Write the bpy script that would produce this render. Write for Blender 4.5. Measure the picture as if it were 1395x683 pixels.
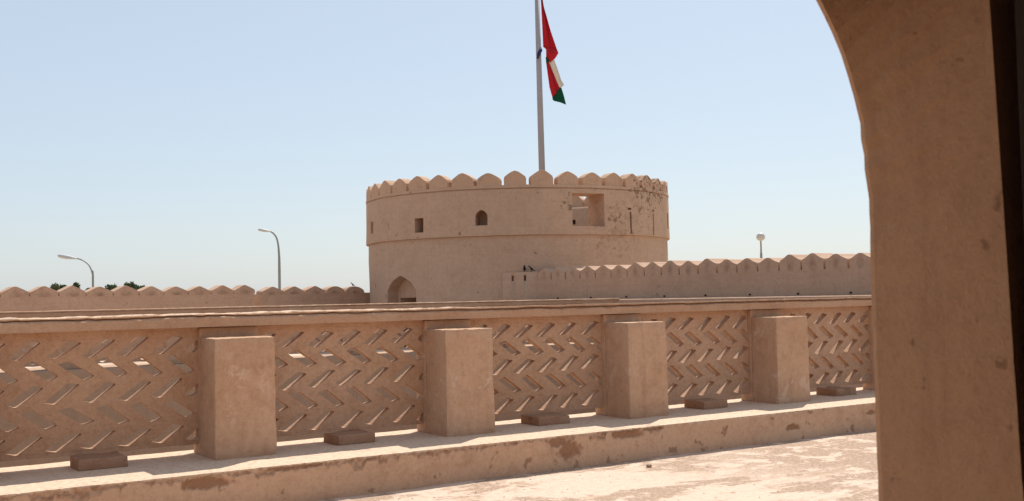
import bpy, bmesh, math, random
from mathutils import Vector, Matrix, noise
from mathutils.geometry import tessellate_polygon

for _o in list(bpy.data.objects):
    bpy.data.objects.remove(_o)
S = bpy.context.scene
COL = S.collection
rng = random.Random(11)
EYE = 1.6
R_ = math.radians

# ------------------------------------------------------------------ camera
HEADING, PITCH, ROLL = R_(33.147), R_(2.454), R_(1.176)
fwd = Vector((math.sin(HEADING) * math.cos(PITCH), math.cos(HEADING) * math.cos(PITCH), math.sin(PITCH)))
rgt = Vector((math.cos(HEADING), -math.sin(HEADING), 0))
up = rgt.cross(fwd)
r2 = rgt * math.cos(ROLL) - up * math.sin(ROLL)
u2 = rgt * math.sin(ROLL) + up * math.cos(ROLL)
cd = bpy.data.cameras.new("camera")
cam = bpy.data.objects.new("camera", cd)
COL.objects.link(cam)
mw = Matrix.Identity(4)
for i in range(3):
    mw[i][0], mw[i][1], mw[i][2] = r2[i], u2[i], -fwd[i]
mw[2][3] = EYE
cam.matrix_world = mw
cd.sensor_width = 36.0
cd.lens = 36.0 * 1491.35 / 1395.0
cd.clip_start = 0.02
cd.clip_end = 6000
cd.dof.use_dof = True
cd.dof.focus_distance = 16.0
cd.dof.aperture_fstop = 9.0
S.camera = cam

# ------------------------------------------------------------------ light
SUN_TRAVEL = Vector((-0.64, -0.47, -1.0)).normalized()
SUN_EL = math.asin(-SUN_TRAVEL.z)
SUN_AZ = math.atan2(-SUN_TRAVEL.x, -SUN_TRAVEL.y)          # from +Y towards +X
world = bpy.data.worlds.new("World")
S.world = world
world.use_nodes = True
wn = world.node_tree.nodes
wl = world.node_tree.links
bg = wn["Background"]
sky = wn.new("ShaderNodeTexSky")
sky.sky_type = 'NISHITA'
sky.sun_disc = False
sky.sun_elevation = SUN_EL
sky.sun_rotation = SUN_AZ
sky.altitude = 0
sky.air_density = 1.0
sky.dust_density = 1.0
sky.ozone_density = 1.0
haze_mix = wn.new("ShaderNodeMix")                       # dusty air: the clear sky evenly washed with pale haze
haze_mix.data_type = 'RGBA'
haze_mix.inputs[0].default_value = 0.55
haze_mix.inputs[7].default_value = (6.6, 7.5, 8.5, 1.0)
wl.new(sky.outputs[0], haze_mix.inputs[6])
wl.new(haze_mix.outputs[2], bg.inputs[0])
bg.inputs[1].default_value = 0.089
sl = bpy.data.lights.new("sun", 'SUN')
sl.energy = 4.7
sl.angle = R_(0.53)
sl.color = (1.0, 0.94, 0.85)
so = bpy.data.objects.new("sun", sl)
so.rotation_euler = SUN_TRAVEL.to_track_quat('-Z', 'Y').to_euler()
so.location = (20, 20, 40)
COL.objects.link(so)
S.view_settings.view_transform = 'Standard'
S.view_settings.look = 'None'
S.view_settings.gamma = 1.0
S.view_settings.exposure = 0.28
S.view_settings.use_curve_mapping = False
S.cycles.max_bounces = 10
S.cycles.diffuse_bounces = 6

# ------------------------------------------------------------------ materials
def new_mat(name):
    m = bpy.data.materials.new(name)
    m.use_nodes = True
    nt = m.node_tree
    b = nt.nodes["Principled BSDF"]
    b.inputs["Specular IOR Level"].default_value = 0.15
    return m, nt, b

def nd(nt, typ, **kw):
    n = nt.nodes.new(typ)
    for k, v in kw.items():
        setattr(n, k, v)
    return n

def noise_node(nt, pos, scale, detail=5, rough=0.6, stretch=None, dist=0.0):
    n = nd(nt, "ShaderNodeTexNoise")
    n.inputs["Scale"].default_value = scale
    n.inputs["Detail"].default_value = detail
    n.inputs["Roughness"].default_value = rough
    n.inputs["Distortion"].default_value = dist
    if stretch:
        mp = nd(nt, "ShaderNodeMapping")
        mp.inputs["Scale"].default_value = stretch
        nt.links.new(pos, mp.inputs[0])
        pos = mp.outputs[0]
    nt.links.new(pos, n.inputs["Vector"])
    return n.outputs["Fac"]

def ramp(nt, fac, lo, hi, a=0.0, b=1.0):
    n = nd(nt, "ShaderNodeMapRange")
    n.clamp = True
    n.inputs[1].default_value, n.inputs[2].default_value = lo, hi
    n.inputs[3].default_value, n.inputs[4].default_value = a, b
    nt.links.new(fac, n.inputs[0])
    return n.outputs[0]

def mixc(nt, fac, a, b):
    n = nd(nt, "ShaderNodeMix", data_type='RGBA')
    for sock, v in ((n.inputs[0], fac), (n.inputs[6], a), (n.inputs[7], b)):
        if hasattr(v, "links"):
            nt.links.new(v, sock)
        else:
            sock.default_value = v if isinstance(v, float) else (*v, 1.0)
    return n.outputs[2]

def mul(nt, a, b, op='MULTIPLY'):
    n = nd(nt, "ShaderNodeMath", operation=op)
    for s, v in zip(n.inputs, (a, b)):
        if hasattr(v, "links"):
            nt.links.new(v, s)
        else:
            s.default_value = v
    return n.outputs[0]

def spot(nt, pos, c, r0, r1, stretch=(1, 1, 1)):
    """1 inside radius r0 of the world point c, fading to 0 at r1"""
    s = nd(nt, "ShaderNodeVectorMath", operation='SUBTRACT')
    nt.links.new(pos, s.inputs[0]); s.inputs[1].default_value = c
    m = nd(nt, "ShaderNodeVectorMath", operation='MULTIPLY')
    nt.links.new(s.outputs[0], m.inputs[0]); m.inputs[1].default_value = stretch
    l = nd(nt, "ShaderNodeVectorMath", operation='LENGTH')
    nt.links.new(m.outputs[0], l.inputs[0])
    return ramp(nt, l.outputs["Value"], r0, r1, 1.0, 0.0)

def plaster(name, base, dark, pale, big=0.6, mid=4.0, stain=0.45, flake=0.0, bump=0.35, grain=70.0,
            streak=0.0, wear=False, spots=(), pits=0.0, pit_scale=9.0, offset=(0, 0, 0), local_spot=None, pale_spots=(), mottle=0.30, hstreak=0.0, pit_lo=0.68):
    m, nt, b = new_mat(name)
    L = nt.links
    g = nd(nt, "ShaderNodeNewGeometry")
    pos = g.outputs["Position"]
    if any(offset):
        a = nd(nt, "ShaderNodeVectorMath", operation='ADD')
        L.new(pos, a.inputs[0]); a.inputs[1].default_value = offset
        npos = a.outputs[0]
    else:
        npos = pos
    n1 = noise_node(nt, npos, big, 6, 0.6)
    n2 = noise_node(nt, npos, mid, 8, 0.68)
    n3 = noise_node(nt, npos, grain, 4, 0.7)
    c = mixc(nt, ramp(nt, n1, 0.35, 0.68), base, tuple(0.5 * (x + y) for x, y in zip(base, pale)))
    c = mixc(nt, mul(nt, ramp(nt, n2, 0.50, 0.72), stain), c, dark)
    c = mixc(nt, mul(nt, ramp(nt, n3, 0.35, 0.75), 0.30), c, dark)
    nm = noise_node(nt, npos, mid * 4.5, 7, 0.72)
    c = mixc(nt, mul(nt, ramp(nt, nm, 0.52, 0.66), mottle), c, dark)
    c = mixc(nt, mul(nt, ramp(nt, nm, 0.48, 0.34), mottle * 0.7), c, pale)
    if streak:
        n4 = noise_node(nt, npos, 3.0, 6, 0.7, (3.0, 3.0, 0.35))
        c = mixc(nt, mul(nt, ramp(nt, n4, 0.50, 0.75), streak), c, dark)
    if hstreak:
        n4 = noise_node(nt, npos, 2.2, 7, 0.7, (0.35, 0.35, 5.0))
        c = mixc(nt, mul(nt, ramp(nt, n4, 0.46, 0.72), hstreak), c, dark)
    # fine sandy grain, both darker and paler than the coat
    ng = noise_node(nt, npos, grain * 0.45, 3, 0.8)
    c = mixc(nt, mul(nt, ramp(nt, ng, 0.54, 0.72), 0.22), c, tuple(x * 0.8 for x in dark))
    c = mixc(nt, mul(nt, ramp(nt, ng, 0.44, 0.30), 0.22), c, pale)
    hs = None
    if flake:
        n5 = noise_node(nt, npos, 3.1, 9, 0.72, None, 0.6)
        n5b = noise_node(nt, npos, 0.9, 2, 0.5)
        fl = mul(nt, ramp(nt, n5, 0.56, 0.60), ramp(nt, n5b, 0.48, 0.56))
        c = mixc(nt, mul(nt, fl, flake), c, pale)
        hs = fl
    if pits:
        n6 = noise_node(nt, npos, pit_scale, 3, 0.55)
        pm = ramp(nt, n6, pit_lo, pit_lo + 0.05)
        pd = tuple(x * (0.42 if pit_lo > 0.65 else 0.7) for x in dark)
        c = mixc(nt, mul(nt, pm, pits), c, pd)
    for (cc, r0, r1, st, amt, sc) in spots:
        sp = spot(nt, pos, cc, r0, r1, st)
        n7 = noise_node(nt, pos, sc, 7, 0.7, None, 0.4)
        k = mul(nt, ramp(nt, mul(nt, mul(nt, sp, 0.16), n7, 'ADD'), 0.67, 0.71), ramp(nt, sp, 0.0, 0.1))
        c = mixc(nt, mul(nt, k, amt), c, tuple(x * 0.62 for x in dark))
    for (cc, r0, r1, st, amt) in pale_spots:
        n8 = noise_node(nt, pos, 11.0, 8, 0.75, None, 0.5)
        k = mul(nt, spot(nt, pos, cc, r0, r1, st), ramp(nt, n8, 0.50, 0.56))
        c = mixc(nt, mul(nt, k, amt), c, pale)
    if local_spot:
        (lc, r0, r1, st, amt) = local_spot
        tc = nd(nt, "ShaderNodeTexCoord")
        n9 = noise_node(nt, pos, 5.0, 5, 0.6)
        k = mul(nt, spot(nt, tc.outputs["Object"], lc, r0, r1, st), ramp(nt, n9, 0.30, 0.62))
        c = mixc(nt, mul(nt, k, amt), c, tuple(x * 0.8 for x in dark))
    if wear:
        at = nd(nt, "ShaderNodeAttribute", attribute_name="wear")
        c = mixc(nt, at.outputs["Fac"], c, tuple(x * 0.92 for x in dark))
        at2 = nd(nt, "ShaderNodeAttribute", attribute_name="dust")
        c = mixc(nt, mul(nt, at2.outputs["Fac"], ramp(nt, nm, 0.66, 0.45)), c, (0.68, 0.53, 0.40))
    L.new(c, b.inputs["Base Color"])
    b.inputs["Roughness"].default_value = 0.95
    h = mul(nt, mul(nt, mul(nt, n2, 0.5), mul(nt, nm, 0.5), 'ADD'), mul(nt, n3, 0.30), 'ADD')
    if hs is not None:
        h = mul(nt, h, mul(nt, hs, 0.25), 'ADD')
    bp = nd(nt, "ShaderNodeBump")
    bp.inputs["Strength"].default_value = bump
    bp.inputs["Distance"].default_value = 0.03
    L.new(h, bp.inputs["Height"])
    L.new(bp.outputs[0], b.inputs["Normal"])
    return m

def flat_mat(name, col, rough=0.6, metal=0.0, var=0.15, scale=8.0):
    m, nt, b = new_mat(name)
    g = nd(nt, "ShaderNodeNewGeometry")
    n = noise_node(nt, g.outputs["Position"], scale, 5)
    c = mixc(nt, n, tuple(x * (1 - var) for x in col), tuple(min(1, x * (1 + var)) for x in col))
    nt.links.new(c, b.inputs["Base Color"])
    b.inputs["Roughness"].default_value = rough
    b.inputs["Metallic"].default_value = metal
    return m

MUD = (0.555, 0.345, 0.215)
MUD_D = (0.35, 0.195, 0.115)
MUD_P = (0.64, 0.45, 0.33)
M_post = plaster("post_plaster", MUD, MUD_D, MUD_P, 1.2, 5, 0.55, flake=0.7, bump=0.5, streak=0.4,
                 pale_spots=(((3.08, 8.96, 0.98), 0.06, 0.22, (1.3, 1, 0.8), 0.75), ((3.32, 8.96, 0.92), 0.03, 0.2, (2.2, 1, 0.6), 0.7), ((3.02, 8.96, 0.66), 0.02, 0.16, (1.5, 1, 0.8), 0.6)))
M_panel = plaster("panel_plaster", (0.535, 0.33, 0.205), (0.36, 0.19, 0.11), MUD_P, 1.0, 7, 0.55, bump=0.5, offset=(3, 1, 7))
M_rail = plaster("rail_plaster", (0.50, 0.295, 0.18), MUD_D, (0.62, 0.45, 0.32), 0.9, 6, 0.55, bump=0.5, wear=True)
M_ledge = plaster("ledge_plaster", (0.575, 0.375, 0.25), MUD_D, (0.63, 0.45, 0.32), 0.8, 5, 0.5, bump=0.45, wear=True, pits=0.7, pit_scale=8, pit_lo=0.635)
M_block = plaster("spacer_clay", (0.42, 0.24, 0.15), (0.27, 0.14, 0.085), (0.48, 0.31, 0.21), 3, 12, 0.6, bump=0.7)
M_tower = plaster("tower_plaster", (0.50, 0.335, 0.235), (0.33, 0.205, 0.135), (0.59, 0.415, 0.30), 0.35, 1.6, 0.35,
                  bump=0.3, grain=25, streak=0.25, pits=0.75, pit_scale=4.6, mottle=0.22, hstreak=0.22,
                  spots=(((20.6, 28.05, 4.5), 0.2, 0.95, (1, 1, 1.7), 0.8, 7.5),
                         ((22.6, 27.9, 3.75), 0.3, 2.6, (1, 1, 1.2), 0.35, 5.0),
                         ((22.4, 27.85, 4.05), 0.15, 0.85, (1, 1, 1.4), 0.8, 7.5),
                         ((24.1, 28.3, 5.05), 0.6, 2.6, (1, 1, 3.0), 0.9, 6.0),
                         ((23.4, 27.9, 4.45), 0.2, 1.0, (1, 1, 3.5), 0.8, 8.0),
                         ((21.65, 27.9, 3.2), 0.05, 0.75, (2.6, 1.6, 0.8), 0.7, 7.0)))
M_merlon = plaster("merlon_plaster", (0.52, 0.335, 0.225), (0.33, 0.20, 0.125), (0.60, 0.41, 0.29), 0.7, 3.5, 0.5,
                   bump=0.4, grain=30, spots=(((24.6, 28.6, 5.3), 1.0, 3.2, (1, 1, 1), 0.9, 7.0),))
M_wall = plaster("wall_plaster", (0.50, 0.325, 0.225), (0.35, 0.215, 0.14), (0.60, 0.42, 0.31), 0.4, 2.4, 0.4, bump=0.35, grain=28, streak=0.2, pits=0.4, pit_scale=4.6, hstreak=0.3)
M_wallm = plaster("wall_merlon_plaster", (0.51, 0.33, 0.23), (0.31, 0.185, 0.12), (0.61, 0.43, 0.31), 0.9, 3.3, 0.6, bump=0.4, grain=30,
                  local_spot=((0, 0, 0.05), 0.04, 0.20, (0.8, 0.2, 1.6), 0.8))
M_jamb = plaster("jamb_plaster", (0.47, 0.275, 0.16), (0.34, 0.19, 0.11), (0.52, 0.325, 0.20), 1.6, 7, 0.45, bump=0.3, grain=120, streak=0.6, pits=0.5, pit_scale=17, mottle=0.3)
M_room = plaster("room_plaster", (0.40, 0.28, 0.20), MUD_D, MUD_P, 1, 5, 0.4, bump=0.2)
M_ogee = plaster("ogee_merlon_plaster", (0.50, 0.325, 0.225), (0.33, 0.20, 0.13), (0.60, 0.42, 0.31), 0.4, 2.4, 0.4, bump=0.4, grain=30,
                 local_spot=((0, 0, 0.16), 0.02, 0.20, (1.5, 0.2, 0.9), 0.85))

M_courtwall = plaster("court_wall_plaster", (0.44, 0.30, 0.205), (0.31, 0.20, 0.135), (0.50, 0.355, 0.255), 0.4, 2.0, 0.5, bump=0.3, grain=25, streak=0.4)

def floor_mat():
    m, nt, b = new_mat("terrace_plaster")
    L = nt.links
    g = nd(nt, "ShaderNodeNewGeometry")
    pos = g.outputs["Position"]
    n1 = noise_node(nt, pos, 0.55, 7, 0.66, (1.0, 1.6, 1.0), 0.5)
    n2 = noise_node(nt, pos, 2.6, 9, 0.72, (1.0, 1.4, 1.0), 0.4)
    n3 = noise_node(nt, pos, 55, 5, 0.75)
    n4 = noise_node(nt, pos, 14, 6, 0.7)
    c = mixc(nt, ramp(nt, n4, 0.35, 0.7), (0.60, 0.445, 0.345), (0.71, 0.55, 0.435))
    n5 = noise_node(nt, pos, 26, 6, 0.8)
    mask = mul(nt, ramp(nt, n1, 0.51, 0.54), ramp(nt, n2, 0.42, 0.47))
    mask = mul(nt, mask, mul(nt, spot(nt, pos, (9.0, 7.3, 0), 0.9, 2.2, (0.8, 1.2, 1)), ramp(nt, n2, 0.44, 0.48)), 'MAXIMUM')
    mask = mul(nt, mask, ramp(nt, n5, 0.36, 0.50))
    c = mixc(nt, mul(nt, mask, 0.9), c, (0.33, 0.225, 0.155))
    c = mixc(nt, mul(nt, ramp(nt, n2, 0.56, 0.66), 0.65), c, (0.40, 0.265, 0.18))
    c = mixc(nt, mul(nt, ramp(nt, n3, 0.50, 0.68), 0.45), c, (0.33, 0.235, 0.165))
    L.new(c, b.inputs["Base Color"])
    b.inputs["Roughness"].default_value = 0.95
    bp = nd(nt, "ShaderNodeBump")
    bp.inputs["Strength"].default_value = 0.55
    bp.inputs["Distance"].default_value = 0.025
    L.new(mul(nt, mul(nt, n4, 0.5), mul(nt, n3, 0.5), 'ADD'), bp.inputs["Height"])
    L.new(bp.outputs[0], b.inputs["Normal"])
    return m
M_floor = floor_mat()
M_ground = plaster("desert_ground", (0.50, 0.39, 0.28), (0.34, 0.25, 0.17), (0.58, 0.47, 0.36), 0.05, 0.4, 0.4, bump=0.2, grain=6)
M_court = plaster("court_ground", (0.34, 0.24, 0.165), (0.24, 0.165, 0.11), (0.41, 0.305, 0.22), 0.3, 1.5, 0.4, bump=0.3, grain=20)

def wood_mat():
    m, nt, b = new_mat("dark_wood")
    g = nd(nt, "ShaderNodeNewGeometry")
    n = noise_node(nt, g.outputs["Position"], 9, 8, 0.7, (6, 6, 0.5), 0.3)
    c = mixc(nt, ramp(nt, n, 0.3, 0.75), (0.018, 0.012, 0.009), (0.06, 0.038, 0.026))
    nt.links.new(c, b.inputs["Base Color"])
    b.inputs["Roughness"].default_value = 0.75
    return m
M_wood = wood_mat()
M_pole = flat_mat("pole_paint", (0.36, 0.33, 0.335), 0.5, 0.0, 0.12, 3)
M_lamp_pole = flat_mat("galvanised_pole", (0.30, 0.31, 0.30), 0.55, 0.3)
M_lamp_head = flat_mat("lamp_housing", (0.55, 0.55, 0.54), 0.5, 0.0)
M_lamp_glass = flat_mat("lamp_bowl", (0.72, 0.70, 0.66), 0.25, 0.0, 0.05)
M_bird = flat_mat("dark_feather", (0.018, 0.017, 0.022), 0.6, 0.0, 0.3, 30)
M_beak = flat_mat("bird_leg_horn", (0.10, 0.07, 0.05), 0.6)
M_bark = flat_mat("tree_bark", (0.13, 0.09, 0.06), 0.9, 0, 0.3, 5)

def cloth(name, col):
    m, nt, b = new_mat(name)
    g = nd(nt, "ShaderNodeNewGeometry")
    n = noise_node(nt, g.outputs["Position"], 5, 5)
    c = mixc(nt, n, tuple(x * 0.85 for x in col), col)
    nt.links.new(c, b.inputs["Base Color"])
    b.inputs["Roughness"].default_value = 0.85
    t = nd(nt, "ShaderNodeBsdfTranslucent")
    nt.links.new(c, t.inputs["Color"])
    mx = nd(nt, "ShaderNodeMixShader")
    mx.inputs[0].default_value = 0.45
    nt.links.new(b.outputs[0], mx.inputs[1]); nt.links.new(t.outputs[0], mx.inputs[2])
    nt.links.new(mx.outputs[0], nt.nodes["Material Output"].inputs[0])
    return m
M_red = cloth("flag_red", (0.55, 0.035, 0.05))
M_white = cloth("flag_white", (0.72, 0.66, 0.58))
M_green = cloth("flag_green", (0.015, 0.12, 0.06))
M_tie = flat_mat("halyard_tie", (0.03, 0.035, 0.10), 0.8)

def leaf_mat():
    m, nt, b = new_mat("leaf_green")
    g = nd(nt, "ShaderNodeNewGeometry")
    n = noise_node(nt, g.outputs["Position"], 2.0, 4)
    c = mixc(nt, ramp(nt, n, 0.3, 0.7), (0.075, 0.10, 0.04), (0.13, 0.15, 0.07))
    nt.links.new(c, b.inputs["Base Color"])
    b.inputs["Roughness"].default_value = 0.7
    return m
M_leaf = leaf_mat()

# ------------------------------------------------------------------ mesh helpers
def link(name, me, mat, parent=None):
    o = bpy.data.objects.new(name, me)
    COL.objects.link(o)
    if mat is not None and not len(me.materials):
        me.materials.append(mat)
    if parent is not None:
        o.parent = parent
    return o

def from_bm(name, bm, mat, parent=None, smooth=False):
    bmesh.ops.recalc_face_normals(bm, faces=bm.faces)
    me = bpy.data.meshes.new(name)
    bm.to_mesh(me)
    bm.free()
    if smooth:
        for p in me.polygons:
            p.use_smooth = True
    return link(name, me, mat, parent)

def pydata(name, v, f, mat, parent=None, smooth=False):
    bm = bmesh.new()
    vs = [bm.verts.new(p) for p in v]
    for q in f:
        try:
            bm.faces.new([vs[i] for i in q])
        except ValueError:
            pass
    return from_bm(name, bm, mat, parent, smooth)

def empty(name, loc, label, cat, group=None):
    o = bpy.data.objects.new(name, None)
    o.empty_display_size = 0.3
    o.location = loc
    COL.objects.link(o)
    o["label"], o["category"] = label, cat
    if group:
        o["group"] = group
    return o

def put(parent, name, v, f, mat, smooth=False):
    """world-space mesh under an Empty that only has a location"""
    off = Vector(parent.location)
    return pydata(name, [Vector(p) - off for p in v], f, mat, parent, smooth)

def nz(p, s, k=0.0):
    return noise.noise(Vector((p[0] * s + k, p[1] * s - 2.3 * k, p[2] * s + 0.7 * k)))

def rough_box(name, size, mat, parent, loc, cuts=5, bevel=0.015, amp=0.005, taper=0.0, seed=0.0, freq=6.0, chips=0.0):
    """box from (0,0,0) to size, bevelled, subdivided, made uneven; its bottom stays flat"""
    sx, sy, sz = size
    bm = bmesh.new()
    bmesh.ops.create_cube(bm, size=1.0)
    for v in bm.verts:
        v.co = Vector(((v.co.x + .5) * sx, (v.co.y + .5) * sy, (v.co.z + .5) * sz))
    bmesh.ops.bevel(bm, geom=list(bm.edges), offset=bevel, segments=2, affect='EDGES', profile=0.5)
    bmesh.ops.subdivide_edges(bm, edges=[e for e in bm.edges if e.calc_length() > 0.1], cuts=cuts, use_grid_fill=True)
    bm.normal_update()
    for v in bm.verts:
        d = nz(v.co, freq, seed) * amp + nz(v.co, freq * 4, seed) * amp * 0.6
        p = v.co + v.normal * d
        if taper:
            k = 1 + taper * (1 - v.co.z / sz)
            p.x = sx / 2 + (p.x - sx / 2) * k
            p.y = p.y if v.co.y > sy * 0.8 else sy + (p.y - sy) * k
        if chips:
            ex = min(v.co.x, sx - v.co.x); ey = min(v.co.y, sy - v.co.y); ez = sz - v.co.z
            near = sorted((ex, ey, ez))
            if near[1] < 0.02:
                ch = min(1.0, max(0.0, (nz(v.co, 7, seed + 9) - 0.12) / 0.12)) * chips
                p -= v.normal * ch
        if v.co.z < 0.002:
            p.z = 0.0
        v.co = p
    o = from_bm(name, bm, mat, parent, True)
    o.location = loc
    return o

def rough_bar(name, xs, prof, mat, parent, wear_fn=None, dust_fn=None):
    """strip along X: prof(x) gives the closed loop of (y, z) at station x; wear_fn(x, y, z) -> 0..1"""
    vs, fs = [], []
    n = None
    for x in xs:
        lp = prof(x)
        n = len(lp)
        vs += [(x, y, z) for y, z in lp]
    N = len(xs)
    for i in range(N - 1):
        for j in range(n):
            a, b = i * n + j, i * n + (j + 1) % n
            fs.append((a, b, b + n, a + n))
    fs.append(tuple(range(n)))
    fs.append(tuple((N - 1) * n + j for j in range(n)))
    me = bpy.data.meshes.new(name)
    me.from_pydata(vs, [], fs)
    bm = bmesh.new(); bm.from_mesh(me)
    bmesh.ops.recalc_face_normals(bm, faces=bm.faces)
    bm.to_mesh(me); bm.free()
    if wear_fn:
        at = me.attributes.new("wear", 'FLOAT', 'POINT')
        at.data.foreach_set("value", [wear_fn(*v) for v in vs])
    if dust_fn:
        at = me.attributes.new("dust", 'FLOAT', 'POINT')
        at.data.foreach_set("value", [dust_fn(*v) for v in vs])
    return link(name, me, mat, parent)

def frange(a, b, s):
    n = max(1, int(round((b - a) / s)))
    return [a + (b - a) * i / n for i in range(n + 1)]

def cut(obj, cutters):
    for c in cutters:
        md = obj.modifiers.new("cut", 'BOOLEAN')
        md.operation = 'DIFFERENCE'
        md.solver = 'EXACT'
        md.object = c
    dg = bpy.context.evaluated_depsgraph_get()
    dg.update()
    me = bpy.data.meshes.new_from_object(obj.evaluated_get(dg))
    obj.modifiers.clear()
    obj.data = me
    for c in cutters:
        bpy.data.objects.remove(c)

def smooth_tube(name, pts, radii, mat, parent, sides=10):
    """tapered tube along a polyline (local coordinates)"""
    bm = bmesh.new()
    rings = []
    for i, p in enumerate(pts):
        p = Vector(p)
        t = Vector(pts[min(i + 1, len(pts) - 1)]) - Vector(pts[max(i - 1, 0)])
        q = t.to_track_quat('Z', 'Y')
        rings.append([bm.verts.new(p + q @ Vector((math.cos(a) * radii[i], math.sin(a) * radii[i], 0)))
                      for a in [2 * math.pi * k / sides for k in range(sides)]])
    for a, b in zip(rings, rings[1:]):
        for k in range(sides):
            bm.faces.new((a[k], a[(k + 1) % sides], b[(k + 1) % sides], b[k]))
    bm.faces.new(rings[0]); bm.faces.new(rings[-1])
    return from_bm(name, bm, mat, parent, True)

def structure(o):
    o["kind"] = "structure"
    return o

# ------------------------------------------------------------------ setting: grounds
def sheet(name, x0, x1, y0, y1, z, mat, step=None, amp=0.0, thick=None):
    xs = frange(x0, x1, step or (x1 - x0)); ys = frange(y0, y1, step or (y1 - y0))
    v = [(x, y, z + amp * (nz((x, y, 0), 1.1) + 0.5 * nz((x, y, 0), 4.0))) for x in xs for y in ys]
    n = len(ys)
    f = [(i * n + j, (i + 1) * n + j, (i + 1) * n + j + 1, i * n + j + 1) for i in range(len(xs) - 1) for j in range(n - 1)]
    o = pydata(name, v, f, mat, None, True)
    if o.data.polygons[0].normal.z < 0:
        o.data.flip_normals()
    return structure(o)

def slab(name, x0, x1, y0, y1, z0, z1, mat):
    v = [(x, y, z) for z in (z0, z1) for x, y in ((x0, y0), (x1, y0), (x1, y1), (x0, y1))]
    f = [(0, 1, 2, 3), (4, 5, 6, 7), (0, 1, 5, 4), (1, 2, 6, 5), (2, 3, 7, 6), (3, 0, 4, 7)]
    return structure(pydata(name, v, f, mat))

GROUND = -7.0
sheet("ground", -2500, 2500, -2500, 2500, GROUND, M_ground)
sheet("courtyard_ground", -26, 19.4, 9.0, 24.4, GROUND + 0.6, M_court)
slab("terrace_base", -26, 24, -6.5, 8.6, GROUND, -0.03, M_wall)
sheet("terrace_floor", -4, 22, 1.6, 8.6, 0.0, M_floor, 0.08, 0.006)
slab("room_floor", -3.2, 4.6, -3.6, 1.62, -0.025, -0.012, M_room)
slab("far_terrace", -26, 19.2, 24.9, 36.0, GROUND, 0.0, M_floor)

# ------------------------------------------------------------------ room we look out of
ROOM = empty("arcade_room", (1.85, 1.2, 0), "shaded room wall with tall plastered arch opening, its jamb at right edge", "building")
def arch_side():
    return [(1.857, 0.0), (1.857, 1.62), (1.857, 1.70), (1.8565, 1.76), (1.852, 1.82), (1.846, 1.88), (1.836, 1.945), (1.823, 2.0),
            (1.805, 2.045), (1.787, 2.085), (1.764, 2.125), (1.740, 2.16), (1.714, 2.195), (1.68, 2.235), (1.62, 2.295),
            (1.54, 2.365), (1.44, 2.435), (1.33, 2.50), (1.2, 2.56), (1.03, 2.63), (0.853, 2.69)]
def build_room():
    rs = arch_side()
    cx = 0.853
    # extra stations on the straight jamb, with small knocks
    fine = []
    for (a, b) in zip(rs, rs[1:]):
        n = max(1, int((Vector(b) - Vector(a)).length / 0.03))
        for k in range(n):
            fine.append((a[0] + (b[0] - a[0]) * k / n, a[1] + (b[1] - a[1]) * k / n))
    fine.append(rs[-1])
    def knock(z):
        d = 0.0025 * nz((z, 0, 0), 7) + 0.0014 * nz((z, 3, 0), 25)
        for zc, w, dd in ((1.955, 0.02, 0.006), (1.885, 0.012, 0.004), (1.79, 0.035, 0.006), (1.73, 0.02, 0.004)):
            d += dd * math.exp(-((z - zc) / w) ** 2)
        return d
    right = [(x + knock(z) * (1 if z < 2.3 else 0), z) for x, z in fine]
    left = [(2 * cx - x, z) for x, z in reversed(fine[:-1])]
    loop = right + left                       # from right foot up over the crown to the left foot
    X0, X1, Z1 = -3.2, 4.6, 3.6
    y0, y1 = 1.183, 1.5
    outer = [(X0, 0), (X0, Z1), (X1, Z1), (X1, 0)]
    poly = [(p[0], p[1], 0) for p in loop] + [(p[0], p[1], 0) for p in outer]
    tris = tessellate_polygon([[Vector(p) for p in poly]])
    n = len(poly)
    # rounded outer arris: shrink the outer edge over two steps
    v = []
    def ring(y, grow, t=0.0):
        for i, p in enumerate(poly):
            x, z = p[0], p[1]
            if i < len(loop) and grow:
                x += grow * (1 if x > cx else -1)
            if i < len(loop) and t:
                q = inner[i]
                x, z = x + (q[0] - x) * t, z + (q[1] - z) * t
            v.append((x, y + (z - 1.6) * 0.03 * t, z))
    inner = []
    for x, z in loop:
        sg = 1 if x > cx else -1
        u = abs(x - cx)
        if z < 1.62:
            inner.append((x, z))
        elif u > 0.58:
            inner.append((cx + sg * 1.004, 1.62 + (z - 1.62) * 1.45))
        else:
            inner.append((cx + sg * 1.004 * u / 0.58, 2.78))
    ring(y0, 0.012, 1.0); ring(y0 + 0.012, 0.0, 1.0); ring(y1 - 0.02, 0.0); ring(y1 - 0.006, 0.005); ring(y1, 0.018)
    tris0 = tessellate_polygon([[Vector((*v[i][::2], 0)) for i in range(n)]])
    f = [tuple(t) for t in tris0] + [tuple(i + 4 * n for i in t) for t in tris]
    for k in range(4):
        for i in range(n):
            a, b = i, (i + 1) % n
            f.append((k * n + a, k * n + b, (k + 1) * n + b, (k + 1) * n + a))
    put(ROOM, "arch_wall", v, f, M_jamb)
    def bx(name, x0, x1, ya, yb, z0, z1, mat=M_room):
        vv = [(x, y, z) for z in (z0, z1) for x, y in ((x0, ya), (x1, ya), (x1, yb), (x0, yb))]
        put(ROOM, name, vv, [(0, 1, 2, 3), (4, 5, 6, 7), (0, 1, 5, 4), (1, 2, 6, 5), (2, 3, 7, 6), (3, 0, 4, 7)], mat)
    bx("side_wall", -3.2, -2.9, -3.3, 1.12, -0.01, 3.3)
    bx("side_wall", 4.3, 4.6, -3.3, 1.12, -0.01, 3.3)
    bx("back_wall", -3.2, 4.6, -3.6, -3.303, -0.01, 3.3)
    bx("ceiling", -3.2, 4.6, -3.6, 1.12, 3.303, 3.6)
build_room()

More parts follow.
